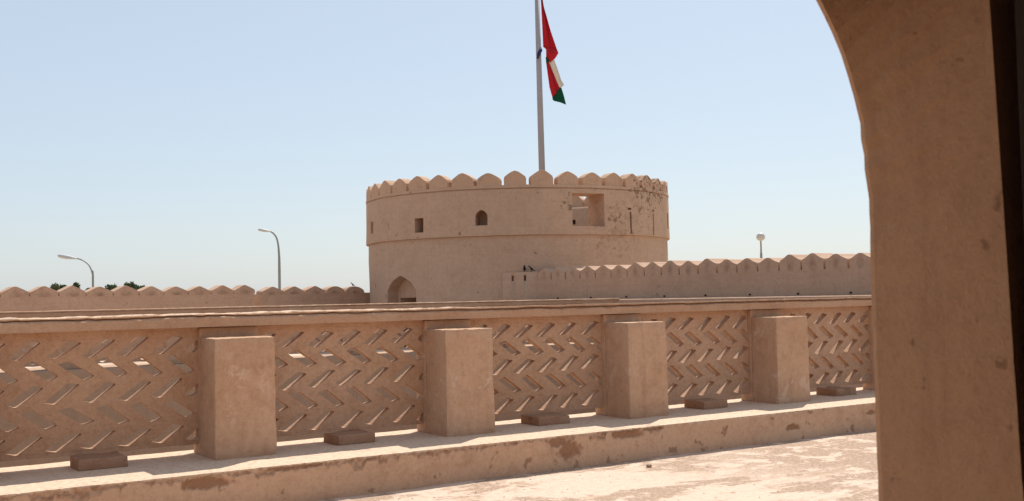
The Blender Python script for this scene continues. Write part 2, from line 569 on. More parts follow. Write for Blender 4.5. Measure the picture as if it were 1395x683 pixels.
# dark wooden door leaf folded back into the room
DOOR = empty("wooden_door", (1.9, 0.8, 0), "nearly black wooden door leaf folded back behind the arch jamb", "door")
def build_door():
    def bx(name, x0, x1, y0, y1, z0, z1):
        v = [(x, y, z) for z in (z0, z1) for x, y in ((x0, y0), (x1, y0), (x1, y1), (x0, y1))]
        o = put(DOOR, name, v, [(0, 1, 2, 3), (4, 5, 6, 7), (0, 1, 5, 4), (1, 2, 6, 5), (2, 3, 7, 6), (3, 0, 4, 7)], M_wood)
        return o
    y = 1.155
    bx("frame_stile", 1.866, 1.96, y - 0.022, y, -0.012, 2.6)
    y -= 0.03
    for k in range(7):
        bx("plank", 1.875 + 0.004 * (k % 2), 1.93, y - 0.125, y, 0.0, 2.55)
        y -= 0.129
    for z in (0.35, 1.2, 2.1):
        bx("batten", 1.932, 1.97, 0.25, 1.12, z, z + 0.12)
build_door()

# ------------------------------------------------------------------ pierced parapets
POST_X, POST_S, POST_W, POST_D, POST_Y = 2.897, 2.1967, 0.52, 0.40, 8.968
LEDGE_Z, POST_TOP, PANEL_Y = 0.308, 1.309, 9.43
def slot_loops(x0, x1, seed, jitter=0.006):
    """herringbone slots of one panel, as loops of (x, z), panel-local"""
    r = random.Random(seed)
    loops = []
    pitch = 0.28
    z_rows = [0.507, 0.706, 0.892, 1.085, 1.257]
    for k, zc in enumerate(z_rows):
        slash = (k % 2 == 0)
        L = (0.243 if k < 4 else 0.224) * r.uniform(0.96, 1.04)
        ph = (3.757 if slash else 3.865) - 4 * pitch * 3
        i = 0
        x = ph
        while x < x0 + 0.16:
            x += pitch
        while x < x1 - 0.15:
            c = Vector((x + r.uniform(-.008, .008), zc + r.uniform(-.006, .006)))
            a = R_(36 + r.uniform(-2.5, 2.5))
            d = Vector((math.cos(a), math.sin(a))) * (L / 2)
            e = Vector((0.045 * r.uniform(.88, 1.12), -0.010))
            if not slash:
                d.x = -d.x; e = Vector((0.042 * r.uniform(.88, 1.12), 0.015))
            cs = [c - d - e, c - d + e, c + d + e, c + d - e]
            cs = [q + Vector((r.uniform(-jitter, jitter), r.uniform(-jitter, jitter))) for q in cs]
            lp = []
            for q in range(4):
                p0, p1, p2 = cs[q - 1], cs[q], cs[(q + 1) % 4]
                lp += [p1 + (p0 - p1).normalized() * 0.010, p1 + (p2 - p1).normalized() * 0.010]
            loops.append(lp)
            x += pitch
    return loops

def panel_mesh(x0, x1, z0, z1, y, thick, seed):
    r = random.Random(seed + 90)
    out = []
    for x in frange(x0, x1, 0.12):
        out.append(Vector((x, z0 + r.uniform(-.004, .004))))
    for x in reversed(frange(x0, x1, 0.12)):
        out.append(Vector((x, z1)))
    loops = [out] + slot_loops(x0, x1, seed)
    flat = [p for lp in loops for p in lp]
    tris = tessellate_polygon([[Vector((p.x, p.y, 0)) for p in lp] for lp in loops])
    n = len(flat)
    v = [(p.x, y + 0.004 * nz((p.x, p.y, 0), 3, seed), p.y) for p in flat] + [(p.x, y + thick, p.y) for p in flat]
    f = [tuple(t) for t in tris] + [tuple(i + n for i in t) for t in tris]
    b = 0
    for lp in loops:
        m = len(lp)
        for i in range(m):
            a, c = b + i, b + (i + 1) % m
            f.append((a, c, c + n, a + n))
        b += m
    return v, f

PATCHES = [(6.02, 0.16, 0.13, 0.085), (5.93, 0.25, 0.09, 0.05), (6.72, 0.265, 0.20, 0.05), (2.60, 0.235, 0.22, 0.045), (9.03, 0.14, 0.13, 0.035),
           (3.35, 0.285, 0.25, 0.02), (7.05, 0.29, 0.14, 0.03), (10.3, 0.2, 0.08, 0.03)]
def wear_front(x, z):
    w = 0.0
    for px, pz, rx, rz in PATCHES:
        d = math.hypot((x - px) / rx, (z - pz) / rz) + 0.55 * nz((x, z, 1), 9) + 0.35 * nz((x, z, 4), 24)
        w = max(w, min(1.0, max(0.0, (1.10 - d) / 0.30)))
    return w

NEAR = empty("parapet", (6.0, 9.3, 0.0), "near pierced herringbone parapet with square posts along the sunlit terrace edge", "parapet")
NEAR_OFF = Vector(NEAR.location)

def edge_loss(x):
    """how far the ledge's front arris has crumbled at x"""
    def bite(v, t, w):
        return min(1.0, max(0.0, (v - t) / w))
    e = 0.012 + 0.006 * abs(nz((x, 0, 0), 40, 8)) + 0.006 * abs(nz((x, 4, 0), 90, 8))
    e += 0.020 * bite(nz((x, 0, 0), 3.2, 2), -0.05, 0.12) + 0.022 * bite(nz((x, 0, 0), 8.0, 5), 0.05, 0.12) + 0.014 * bite(nz((x, 0, 0), 19, 3), 0.10, 0.10)
    e += 0.030 * bite(nz((x, 7, 0), 1.3, 1), 0.0, 0.15) * bite(nz((x, 2, 0), 5.5, 1), 0.0, 0.1)
    return e * (1.0 if x < 7.2 else 0.30)

def plinth_prof(x):
    e = edge_loss(x)
    fy = 8.3235
    lp = []
    for k in range(23):
        z = -0.004 + (LEDGE_Z - e + 0.004) * k / 22
        w = wear_front(x, z)
        y = fy + 0.004 * nz((x, 0, z), 5) + 0.0015 * nz((x, 0, z), 25) + w * (0.014 + 0.010 * nz((x, 2, z), 30))
        lp.append((y, z))
    dent = 0.0
    for q in range(1, 6):                                   # ragged, nearly upright broken edge of the screed
        t = q / 5
        dent = 0.45 * e * (0.35 + 0.65 * abs(nz((x, q * 0.9, 0), 11, 3))) + 0.006 * nz((x, q, 1), 45, 6) + 0.004 * nz((x, q, 1), 95, 2)
        lp.append((fy + dent * (1.0 if q < 5 else 0.8), LEDGE_Z - e * (1 - t)))
    for k, yy in enumerate((fy + 0.075, 8.45, 8.6, 8.8, 9.0, 9.3, 9.55, 9.745)):
        lp.append((yy, LEDGE_Z + 0.003 * nz((x, yy, 0), 4) + 0.0015 * nz((x, yy, 0), 22)))
    lp += [(9.76, LEDGE_Z - 0.02), (9.76, -0.5), (9.76, GROUND), (8.62, GROUND), (8.62, -0.004)]
    return [(y - NEAR_OFF.y, z - NEAR_OFF.z) for y, z in lp]
def plinth_wear(x, y, z):
    X, Y = x + NEAR_OFF.x, y + NEAR_OFF.y
    if Y > 8.45:
        return 0.0
    w = wear_front(X, z)
    e = edge_loss(X)
    if z > LEDGE_Z - e * 1.3 and Y < 8.40:
        w = max(w, min(0.8, (e - 0.010) / 0.03) * max(0.0, min(1.0, 0.55 + 1.3 * nz((X, z, 0), 30))))
    return w

def plinth_dust(x, y, z):
    return 0.9 if z > LEDGE_Z - 0.012 else 0.0           # pale screed laid on top of the plinth
X0B, X1B = POST_X - 2 * POST_S, POST_X + 5 * POST_S + POST_W
def shift(fn):
    return lambda x: fn(x + NEAR_OFF.x)
o = rough_bar("plinth", [x - NEAR_OFF.x for x in frange(-2.5, 14.6, 0.014)], shift(plinth_prof), M_ledge, NEAR, plinth_wear, plinth_dust)
rough_bar("plinth", [x - NEAR_OFF.x for x in frange(-26, -2.504, 0.5)], shift(plinth_prof), M_ledge, NEAR, plinth_wear, plinth_dust)
rough_bar("plinth", [x - NEAR_OFF.x for x in frange(14.604, 24, 0.5)], shift(plinth_prof), M_ledge, NEAR, plinth_wear, plinth_dust)

def crack_z(x):
    return 0.010 * nz((x, 1, 9), 0.9) + 0.007 * nz((x, 1, 9), 3.1) + 0.004 * nz((x, 6, 9), 13) + 0.002 * nz((x, 6, 9), 40)
def beam_prof(x):
    t = 0.005 * nz((x, 0, 9), 2.5) + 0.004 * nz((x, 0, 9), 9) + 0.003 * nz((x, 0, 2), 30)
    chip = 0.016 * max(0, nz((x, 5, 1), 5, 3)) + 0.01 * max(0, nz((x, 5, 1), 16, 3))
    y0, y1, z0, z1 = 9.30, 9.58, 1.398, 1.484 + crack_z(x) + 0.4 * t
    yw = 0.003 * nz((x, 0, 4), 6)
    lp = [(y0 + yw, z0 + 0.002), (y0 + yw, (z0 + z1) / 2), (y0 + yw + 0.3 * chip, z1 - 0.010 - chip), (y0 + 0.014 + chip, z1), (y1 - 0.01, z1), (y1, z1 - 0.01), (y1, z0)]
    return [(a - NEAR_OFF.y, b - NEAR_OFF.z) for a, b in lp]
rough_bar("beam", [x - NEAR_OFF.x for x in frange(X0B - 0.2, X1B + 2.2, 0.03)], shift(beam_prof), M_rail, NEAR,
          lambda x, y, z: 0.25 * max(0, nz((x, y, z), 2.2)))
def coping_prof(x):
    k = 1.0 / (1 + math.exp((x - 5.6) * 3))                  # the left stretch is broken back furthest
    z0 = 1.4965 + crack_z(x) + 0.004 * max(0, nz((x, 3, 3), 2.5)) - 0.002 * k
    th = 1.516 - z0 - 0.002 * k + 0.004 * nz((x, 0, 7), 4) + 0.004 * nz((x, 0, 7), 16) + 0.002 * nz((x, 0, 7), 50)
    th = max(0.009, th + k * (0.008 * nz((x, 2, 7), 2.2) + 0.006 * nz((x, 2, 9), 11)))
    yf = 9.292 + k * (0.022 + 0.020 * nz((x, 4, 7), 3) + 0.012 * nz((x, 4, 3), 14)) + 0.005 * nz((x, 8, 7), 12) + 0.004 * nz((x, 9, 7), 45)
    lp = [(yf + 0.004, z0), (yf - 0.002, z0 + th * 0.5), (yf + 0.002 + 0.012 * k, z0 + th * (0.97 if k < 0.5 else 1.0)), (yf + 0.06, z0 + th - 0.007 + 0.009 * k + 0.006 * nz((x, 8, 2), 7) + 0.003 * nz((x, 8, 2), 24)),
          (9.45, z0 + th - 0.012 + 0.016 * k + 0.003 * nz((x, 3, 2), 9)), (9.585, z0 + th - 0.016 + 0.018 * k), (9.59, z0)]
    return [(a - NEAR_OFF.y, b - NEAR_OFF.z) for a, b in lp]
rough_bar("coping", [x - NEAR_OFF.x for x in frange(X0B - 0.2, X1B + 2.2, 0.012)], shift(coping_prof), M_rail, NEAR,
          lambda x, y, z: 0.45 * max(0, 0.1 + nz((x, y, z), 6)),
          lambda x, y, z: 0.8 if z > 1.508 else 0.0)
rough_bar("crack_light_stop", [x - NEAR_OFF.x for x in frange(X0B - 0.18, X1B + 2.18, 0.5)],  # core added behind the crack so daylight cannot leak through it
          lambda x: [(0.05, 1.45), (0.05, 1.500), (0.26, 1.500), (0.26, 1.45)], M_rail, NEAR)

def local(v, off):
    return [Vector(p) - off for p in v]
for i in range(-2, 6):
    px = POST_X + i * POST_S
    rough_box("post", (POST_W, POST_D, POST_TOP - LEDGE_Z + 0.004), M_post, NEAR,
              Vector((px, POST_Y, LEDGE_Z - 0.004)) - NEAR_OFF, 16, 0.007, 0.0045, 0.025, seed=i * 3.7, chips=0.006)
    rough_box("pier", (POST_W, 0.20, 1.394 - LEDGE_Z), M_post, NEAR,
              Vector((px, POST_Y + POST_D + 0.003, LEDGE_Z)) - NEAR_OFF, 4, 0.010, 0.004, seed=i * 5.1 + 40)
    if i < 5:
        xa, xb = px + POST_W / 2, px + POST_S + POST_W / 2
        v, f = panel_mesh(xa + 0.004, xb - 0.004, 0.396, 1.40, PANEL_Y, 0.085, 40 + i)
        # the slab runs behind the pier: cut slots near the posts stay
        pydata("panel", local(v, NEAR_OFF), f, M_panel, NEAR)
        bxw = 0.36 + 0.04 * rng.random()
        rough_box("spacer_block", (bxw, 0.33, 0.088), M_block, NEAR,
                  Vector((px + POST_W + (POST_S - POST_W) / 2 - bxw / 2 - 0.02 + rng.uniform(-.02, .02), 9.10 + rng.uniform(-.015, .02), LEDGE_Z)) - NEAR_OFF,
                  6, 0.008, 0.006, seed=i + 70, freq=14, chips=0.010)

# far parapet on the other side of the courtyard, posts on its far side
FAR = empty("parapet", (9.0, 24.0, 0.0), "distant pierced parapet across the courtyard, glimpsed through the near slots", "parapet")
FO = Vector(FAR.location)
def far_plinth(x):
    return [(y - FO.y, z) for y, z in [(23.68, GROUND), (23.68, 0.29), (23.70, LEDGE_Z), (24.9, LEDGE_Z), (24.92, 0.29), (24.92, GROUND)]]
rough_bar("plinth", frange(-35, 10.1, 1.0), far_plinth, M_courtwall, FAR)
def far_rail(z0, z1, ya, yb, ph):
    def fn(x):
        t = 0.008 * nz((x, 0, ph), 2) + 0.006 * nz((x, 0, ph), 9)
        return [(ya, z0), (ya, z1 - 0.01 + t), (ya + 0.02, z1 + t), (yb, z1 + t), (yb, z0)]
    return fn
rough_bar("beam", frange(-35, 10.1, 0.08), far_rail(1.398, 1.487, -0.15, 0.13, 3), M_rail, FAR)
rough_bar("coping", frange(-35, 10.1, 0.08), far_rail(1.494, 1.522, -0.16, 0.14, 8), M_rail, FAR)
fv, ff = panel_mesh(0.004, POST_S - 0.004, 0.396, 1.40, 0.0, 0.065, 77)
far_panel = far_post = far_pier = None
xk = -35.0
while xk + POST_S < 10.2:
    if far_panel is None:
        far_panel = pydata("panel", fv, ff, M_panel, FAR); o1 = far_panel
        far_post = rough_box("post", (POST_W, POST_D, 1.0), M_post, FAR, (0, 0, 0), 2, 0.012, 0.004); o2 = far_post
        far_pier = rough_box("pier", (POST_W, 0.16, 1.394 - LEDGE_Z), M_post, FAR, (0, 0, 0), 1, 0.01, 0.003); o3 = far_pier
    else:
        o1, o2, o3 = far_panel.copy(), far_post.copy(), far_pier.copy()
        for q in (o1, o2, o3):
            COL.objects.link(q)
    o1.location = (xk, 0, 0)
    o2.location = (xk - POST_W / 2, 0.163, LEDGE_Z)
    o3.location = (xk - POST_W / 2, 0.0, LEDGE_Z)
    xk += POST_S

# ------------------------------------------------------------------ battlement walls
def merlon_mesh(name, prof, thick, mat, seed=0):
    """prof: outline (u, z) of the face, extruded by thick with a slightly uneven skin"""
    bm = bmesh.new()
    rows = []
    ys = (0.0, 0.02, thick - 0.02, thick)
    for j, y in enumerate(ys):
        k = 0.985 if j in (0, 3) else 1.0
        zc = 0.12
        rows.append([bm.verts.new((u * (k if z > 0.03 else 1) + 0.008 * nz((u, y, z), 5, seed), y + (0.006 * nz((u, y, z), 6, seed + 3)), zc + (z - zc) * (k if z > 0.01 else 1) + (0.008 * nz((u, y, z), 5, seed + 9) if z > 0.05 else 0))) for u, z in prof])
    n = len(prof)
    for a, b in zip(rows, rows[1:]):
        for i in range(n):
            bm.faces.new((a[i], a[(i + 1) % n], b[(i + 1) % n], b[i]))
    bm.faces.new(rows[0]); bm.faces.new(rows[-1])
    bmesh.ops.recalc_face_normals(bm, faces=bm.faces)
    me = bpy.data.meshes.new(name)
    bm.to_mesh(me); bm.free()
    me.materials.append(mat)
    return me

def sym(half):
    return [(-u, z) for u, z in half] + [(u, z) for u, z in reversed(half) if u > 0]

def wall_run(label, a, b, thick, z_top, base, merlons, mat, extra=None):
    """wall from a to b (front face on the line, thickness behind on the left-hand side), merlon list of (distance, mesh, scale)"""
    a, b = Vector((*a, 0)), Vector((*b, 0))
    d = (b - a); Ln = d.length; d.normalize()
    ang = math.atan2(d.y, d.x)
    e = empty("battlement_wall", (a.x, a.y, 0), label, "wall")
    e.rotation_euler = (0, 0, ang)
    xs = frange(0, Ln, 0.25)
    def prof(x):
        zt = z_top + 0.006 * nz((x, 0, 1), 1.5)
        w = 0.012 * nz((x, 0, 0), 0.8)
        return [(w, base), (w, 0.8), (w * .3, zt - 0.015), (0.004, zt), (thick - 0.015, zt), (thick, zt - 0.015), (thick, base)]
    rough_bar("wall_body", xs, prof, mat, e)
    for s, me, sc in merlons:
        m = bpy.data.objects.new("merlon", me)
        COL.objects.link(m)
        m.parent = e
        m.location = (s, -0.003, z_top - 0.03)
        m.scale = (sc[0] * rng.uniform(0.97, 1.03), 1, sc[1] * rng.uniform(0.90, 1.07))
        m.rotation_euler = (0, rng.uniform(-.03, .03), 0)
    return e

# left wall: hexagonal merlons, two runs with a small step between them
hexp = sym([(0.385, 0.0), (0.395, 0.115), (0.365, 0.15), (0.20, 0.228), (0.05, 0.296), (0.0, 0.305)])
HEX = [merlon_mesh("hex_merlon", hexp, 0.42, M_wallm, s) for s in (1, 5, 9)]
dome = sym([(0.40, 0.0), (0.40, 0.07), (0.36, 0.16), (0.26, 0.235), (0.13, 0.285), (0.0, 0.30)])
DOME = merlon_mesh("dome_merlon", dome, 0.42, M_wallm, 3)
A0 = Vector((5.162 - 8 * 0.80, 33.654 - 8 * 0.16)); A1 = Vector((10.761, 34.775))
dA = (A1 - Vector((5.162, 33.654))).normalized()
sA = 0.816
startA = Vector((5.162, 33.654)) - dA * sA * 8
ms = [(sA * (k + 0.5), HEX[k % 3], (1.0, 1.0)) for k in range(18)]
L_A = sA * 17.9
endA = startA + dA * L_A
sh = -dA * sA * 0.5
wall_run("long low mud wall with pointed merlons along the left skyline", startA + sh, endA + sh, 0.42, 1.915, -0.02, ms[:18], M_wall)
B0, B1 = Vector((12.95, 35.36)), Vector((17.95, 36.27))
LB = (B1 - B0).length
mb = [(0.52 + 0.845 * k, HEX[(k + 1) % 3] if k < 3 else DOME, (1.0, 0.98 if k < 3 else 0.93)) for k in range(5)]
WALL_B = wall_run("short wall length beside the tower, its last two merlons rounded", B0, B1, 0.42, 1.885, -0.02, mb, M_wall)

# right wall: close-set rounded merlons, runs from the tower towards us
ogee = sym([(0.306, 0.0), (0.306, 0.25), (0.285, 0.275), (0.22, 0.30), (0.14, 0.345), (0.07, 0.39), (0.025, 0.402), (0.0, 0.404)])
OG = [merlon_mesh("ogee_merlon", ogee, 0.78, M_ogee, s) for s in (2, 4, 8)]
rd = (Vector((20.577, 16.779)) - Vector((19.412, 27.931))).normalized()
RW0 = Vector((19.412, 27.931)) - rd * 0.36
RW1 = RW0 + rd * 24
mr = [(0.36 + 0.6595 * k, OG[k % 3], (1.0, 1.0)) for k in range(36)]
RW = wall_run("mud wall with close-set rounded merlons running from tower to jamb", RW0, RW1, 0.78, 2.125, GROUND, mr, M_wall)
# weep holes: near-black tubes stand in for the shade inside them, at the right wall's foot, and the plinth strip they drain onto
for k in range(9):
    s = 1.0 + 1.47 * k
    smooth_tube("weep_hole_dark", [(s, 0.06, 1.555), (s, -0.04, 1.55)], [0.022, 0.022], M_bird, RW, 8)
def foot_prof(x):
    t = 0.006 * nz((x, 1, 1), 3)
    return [(-0.02, GROUND), (-0.02, 1.50 + t), (-0.75, 1.49 + t), (-0.78, 1.47), (-0.78, GROUND)]
rough_bar("wall_foot", frange(-0.2, 22, 0.2), foot_prof, M_wall, RW)
# stub between the tower and the right wall, flat-topped and stepped
STUB = empty("stub_wall", (18.99, 28.63, 0), "low flat-topped stub of wall with two slits against the tower", "wall")
ST_A, ST_B = Vector((18.63, 29.12)), Vector((19.385, 28.25))
def build_stub():
    d = (ST_B - ST_A); L = d.length; d.normalize()
    ang = math.atan2(d.y, d.x)
    o = rough_box("wall_body", (L, 0.5, 8.0), M_wall, STUB, (0, 0, 0), 4, 0.006, 0.008, seed=5)
    o.location = Vector((ST_A.x, ST_A.y, 2.39 - 8.0)) - Vector(STUB.location)
    o.rotation_euler = (0, 0, ang)
    bpy.context.view_layer.update()
    cs = []
    for s in (0.34, 0.74):
        bm = bmesh.new()
        bmesh.ops.create_cube(bm, size=1)
        c = from_bm("cutter", bm, None)
        q = ST_A + d * s
        c.matrix_world = Matrix.Translation((q.x, q.y, 2.2)) @ Matrix.Rotation(ang, 4, 'Z') @ Matrix.Diagonal((0.07, 0.4, 0.17, 1))
        cs.append(c)
    cut(o, cs)
    q = ST_A - d * 0.34
    o2 = rough_box("low_step", (0.36, 0.42, 0.14), M_wall, STUB, Vector((q.x + 0.03, q.y + 0.05, 2.0)) - Vector(STUB.location), 3, 0.02, 0.012, seed=8)
    o2.rotation_euler = (0, 0, ang)
build_stub()

# ------------------------------------------------------------------ round tower
TC = Vector((22.057, 33.369, 0))
TOW = empty("round_tower", TC, "big round mud plaster fort tower with merlons round its top", "tower")
def lathe(name, prof, segs, mat, parent, amp=0.0, inner=None):
    bm = bmesh.new()
    rings = []
    for r, z in prof:
        ring = []
        for k in range(segs):
            a = 2 * math.pi * k / segs
            d = amp * (nz((math.cos(a) * 5, math.sin(a) * 5, z), 0.7) + 0.4 * nz((math.cos(a) * 5, math.sin(a) * 5, z), 3))
            ring.append(bm.verts.new(((r + d) * math.cos(a), (r + d) * math.sin(a), z + amp * 0.5 * nz((math.cos(a) * 5, math.sin(a) * 5, 3), 1.5))))
        rings.append(ring)
    n = len(rings)
    for i in range(n):
        a, b = rings[i], rings[(i + 1) % n]
        if i == n - 1 and not inner:
            break
        for k in range(segs):
            bm.faces.new((a[k], a[(k + 1) % segs], b[(k + 1) % segs], b[k]))
    if not inner:
        bm.faces.new(rings[0]); bm.faces.new(rings[-1])
    return from_bm(name, bm, mat, parent)

def cutter(points, ang, r0, r1, z0=None):
    """prism of outline (u, z) placed at angle ang (deg) of the tower, from radius r0 to r1"""
    bm = bmesh.new()
    A = [bm.verts.new((r0, u, z)) for u, z in points]
    B = [bm.verts.new((r1, u, z)) for u, z in points]
    n = len(points)
    for i in range(n):
        bm.faces.new((A[i], A[(i + 1) % n], B[(i + 1) % n], B[i]))
    bm.faces.new(A); bm.faces.new(B)
    o = from_bm("cutter", bm, None)
    o.matrix_world = Matrix.Translation(TC) @ Matrix.Rotation(R_(ang), 4, 'Z')
    return o
def rect(w, z0, z1):
    return [(-w / 2, z0), (w / 2, z0), (w / 2, z1), (-w / 2, z1)]
def pointed(w, z0, zs, za):
    h = w / 2
    pts = [(-h, z0), (h, z0), (h, zs)]
    ss = (0.97, 0.9, 0.78, 0.6, 0.4, 0.2)
    fz = lambda q: zs + (za - zs) * (0.48 * (1 - q ** 4) + 0.52 * (1 - q))
    pts += [(h * q, fz(q)) for q in ss] + [(0, za)] + [(-h * q, fz(q)) for q in reversed(ss)]
    pts.append((-h, zs))
    return pts

body = lathe("lower_drum", [(5.47, GROUND), (5.45, 0.0), (5.42, 2.0), (5.415, 3.0), (5.41, 3.56)], 160, M_tower, TOW, 0.03)
bpy.context.view_layer.update()
cut(body, [cutter(pointed(1.58, -0.5, 1.88, 2.40), -170.0, 4.92, 6.5), cutter(rect(1.3, -0.5, 1.66), -170.0, 3.6, 6.5)])
prof_up = [(5.485, 3.563), (5.50, 3.575), (5.50, 3.66), (5.49, 4.2), (5.485, 4.7), (5.48, 5.03), (5.45, 5.04), (5.45, 5.06), (5.495, 5.07), (5.49, 5.16),
           (4.48, 5.16), (4.42, 5.1), (4.42, 3.563)]
upper = lathe("upper_drum", prof_up, 160, M_tower, TOW, 0.024, inner=True)
bpy.context.view_layer.update()
cut(upper, [cutter(rect(1.17, 3.83, 4.89), -98.7, 4.0, 6.2),
            cutter(rect(0.36, 3.77, 4.24), -159.2, 5.0, 6.2),
            cutter(pointed(0.40, 3.90, 4.22, 4.40), -135.5, 4.9, 6.2),
            cutter(rect(0.26, 3.91, 4.31), 170.0, 5.0, 6.2),
            cutter(rect(0.28, 3.91, 4.45), -49.5, 5.0, 6.2),
            cutter(rect(0.085, 3.61, 4.34), -80.6, 5.1, 6.2),
            cutter(rect(0.085, 3.61, 4.34), -66.6, 5.1, 6.2),
            cutter(rect(0.16, 4.40, 4.47), -80.9, 5.25, 6.2),
            cutter(rect(0.14, 4.40, 4.47), -66.4, 5.25, 6.2),
            cutter(rect(0.22, 4.47, 4.66), 26.2, 4.0, 4.9)])
deck = lathe("roof_deck", [(4.415, 3.45), (4.415, 3.58)], 96, M_court, TOW)
tm = sym([(0.36, 0.0), (0.365, 0.20), (0.34, 0.275), (0.24, 0.35), (0.12, 0.425), (0.03, 0.46), (0.0, 0.463)])
TM = [merlon_mesh("tower_merlon", tm, 0.40, M_merlon, s) for s in (3, 6, 11, 17)]
for k in range(40):
    a = R_(-124.0 + 9.0 * k)
    m = bpy.data.objects.new("merlon", TM[k % 4])
    COL.objects.link(m)
    m.parent = TOW
    # local +y must point inwards
    m.rotation_euler = (0, rng.uniform(-.02, .02), a + math.pi / 2)
    m.location = (5.47 * math.cos(a), 5.47 * math.sin(a), 5.145)
    back = math.cos(a - R_(40)) > 0.5                  # the far side's merlons stand taller
    m.scale = (rng.uniform(0.95, 1.04), 1, rng.uniform(0.90, 1.07) * (1.45 if back else 1.0))

# ------------------------------------------------------------------ flagpole and flag
PB = Vector((22.857, 32.847, 3.58))
PT = PB + Vector((-0.055, 0.035, 9.6))
POLE = empty("flagpole", PB, "tall grey tapering flagpole rising from the tower roof", "flagpole")
smooth_tube("shaft", [(0, 0, 0), (PT - PB) * 0.5, PT - PB], [0.125, 0.11, 0.085], M_pole, POLE, 16)
smooth_tube("base_collar", [(0, 0, 0), (0, 0, 0.12), (0, 0, 0.16), (0, 0, 0.5)], [0.30, 0.30, 0.19, 0.17], M_pole, POLE, 16)
bm = bmesh.new(); bmesh.ops.create_uvsphere(bm, u_segments=14, v_segments=8, radius=0.13)
fin = from_bm("finial", bm, M_pole, POLE, True); fin.location = (PT - PB) + Vector((0, 0, 0.1))
zt = 8.93 + EYE
tp = PB + (PT - PB) * ((zt - PB.z) / (PT.z - PB.z))
smooth_tube("rope_tie", [tp - PB + Vector(q) for q in ((0.05, -0.09, 0.24), (0.0, -0.15, 0.12), (-0.08, -0.14, 0.0), (-0.13, -0.10, -0.2))], [0.02, 0.06, 0.075, 0.025], M_tie, POLE, 8)

FLAG = empty("flag", PB + Vector((0.1, 0, 4.0)), "red, white and green flag hanging limp from the tall pole", "flag")
VX = Vector((0.8376, -0.5459, 0.0)); VY = Vector((0.546, 0.8365, 0.0))
def flag_pt(sx, h, dep):
    """sx metres sideways from the pole axis, h metres above eye, dep metres behind it"""
    base = Vector((22.83, 32.866, h + EYE))
    return base + VX * sx + VY * dep
def flag_patch(name, left, right, mat, folds, amp, ph, nu=14, nv=28, dep=0.0):
    def lerp(pts, t):
        t *= len(pts) - 1
        i = min(int(t), len(pts) - 2)
        a, b = pts[i], pts[i + 1]
        k = t - i
        return [p + (q - p) * k for p, q in zip(a, b)]
    v, f = [], []
    for j in range(nv + 1):
        l, r = lerp(left, j / nv), lerp(right, j / nv)
        for i in range(nu + 1):
            u = i / nu
            w = amp * math.sin(folds * math.pi * u + ph + 1.3 * j / nv) * (0.4 + 0.6 * u)
            v.append(flag_pt(l[0] + (r[0] - l[0]) * u, l[1] + (r[1] - l[1]) * u, dep + w + l[2] + (r[2] - l[2]) * u))
    n = nu + 1
    for j in range(nv):
        for i in range(nu):
            f.append((j * n + i, j * n + i + 1, (j + 1) * n + i + 1, (j + 1) * n + i))
    o = put(FLAG, name, v, f, mat, True)
    sd = o.modifiers.new("cloth_thickness", 'SOLIDIFY'); sd.thickness = 0.006
    return o
# (sideways, height above eye, depth)
flag_patch("red_cloth", [(0.10, 11.5, 0), (0.125, 10.7, 0), (0.16, 9.2, 0)],
           [(0.11, 11.48, .05), (0.21, 10.7, .05), (0.44, 9.78, .0), (0.66, 9.05, -.08)], M_red, 3.0, 0.07, 0.3)
flag_patch("red_fold", [(0.165, 9.2, -.03), (0.26, 9.1, -.05), (0.26, 8.66, 0)],
           [(0.665, 9.07, -.08), (0.71, 8.93, -.12), (0.60, 8.76, -.1), (0.42, 8.62, 0.0)], M_red, 1.5, 0.05, 1.2, 12, 18, -0.02)
flag_patch("red_band", [(0.25, 8.70, 0.02), (0.31, 8.15, 0.02), (0.36, 7.70, 0), (0.46, 7.31, 0)],
           [(0.37, 8.66, 0.02), (0.55, 8.15, 0.02), (0.66, 7.85, 0), (0.74, 7.62, 0)], M_red, 2.5, 0.05, 0.7)
flag_patch("white_band", [(0.365, 8.60, 0.03), (0.545, 8.15, 0.02), (0.65, 7.85, 0.0), (0.74, 7.64, 0)],
           [(0.55, 8.75, -0.02), (0.71, 8.25, -0.05), (0.80, 7.95, -0.05), (0.90, 7.78, -0.04)], M_white, 1.5, 0.05, 2.0, 10, 24)
flag_patch("green_band", [(0.46, 7.32, 0.0), (0.46, 7.26, 0), (0.50, 7.20, 0)],
           [(0.78, 7.74, 0.0), (0.88, 7.40, 0), (0.96, 7.05, 0)], M_green, 2.0, 0.05, 0.2, 12, 12)
flag_patch("green_fold", [(0.235, 8.78, -0.04), (0.25, 8.68, -.04), (0.26, 8.58, -0.04)],
           [(0.26, 8.82, -0.05), (0.40, 8.66, -.05), (0.28, 8.56, -0.05)], M_green, 1.0, 0.02, 0.2, 8, 8, -0.03)

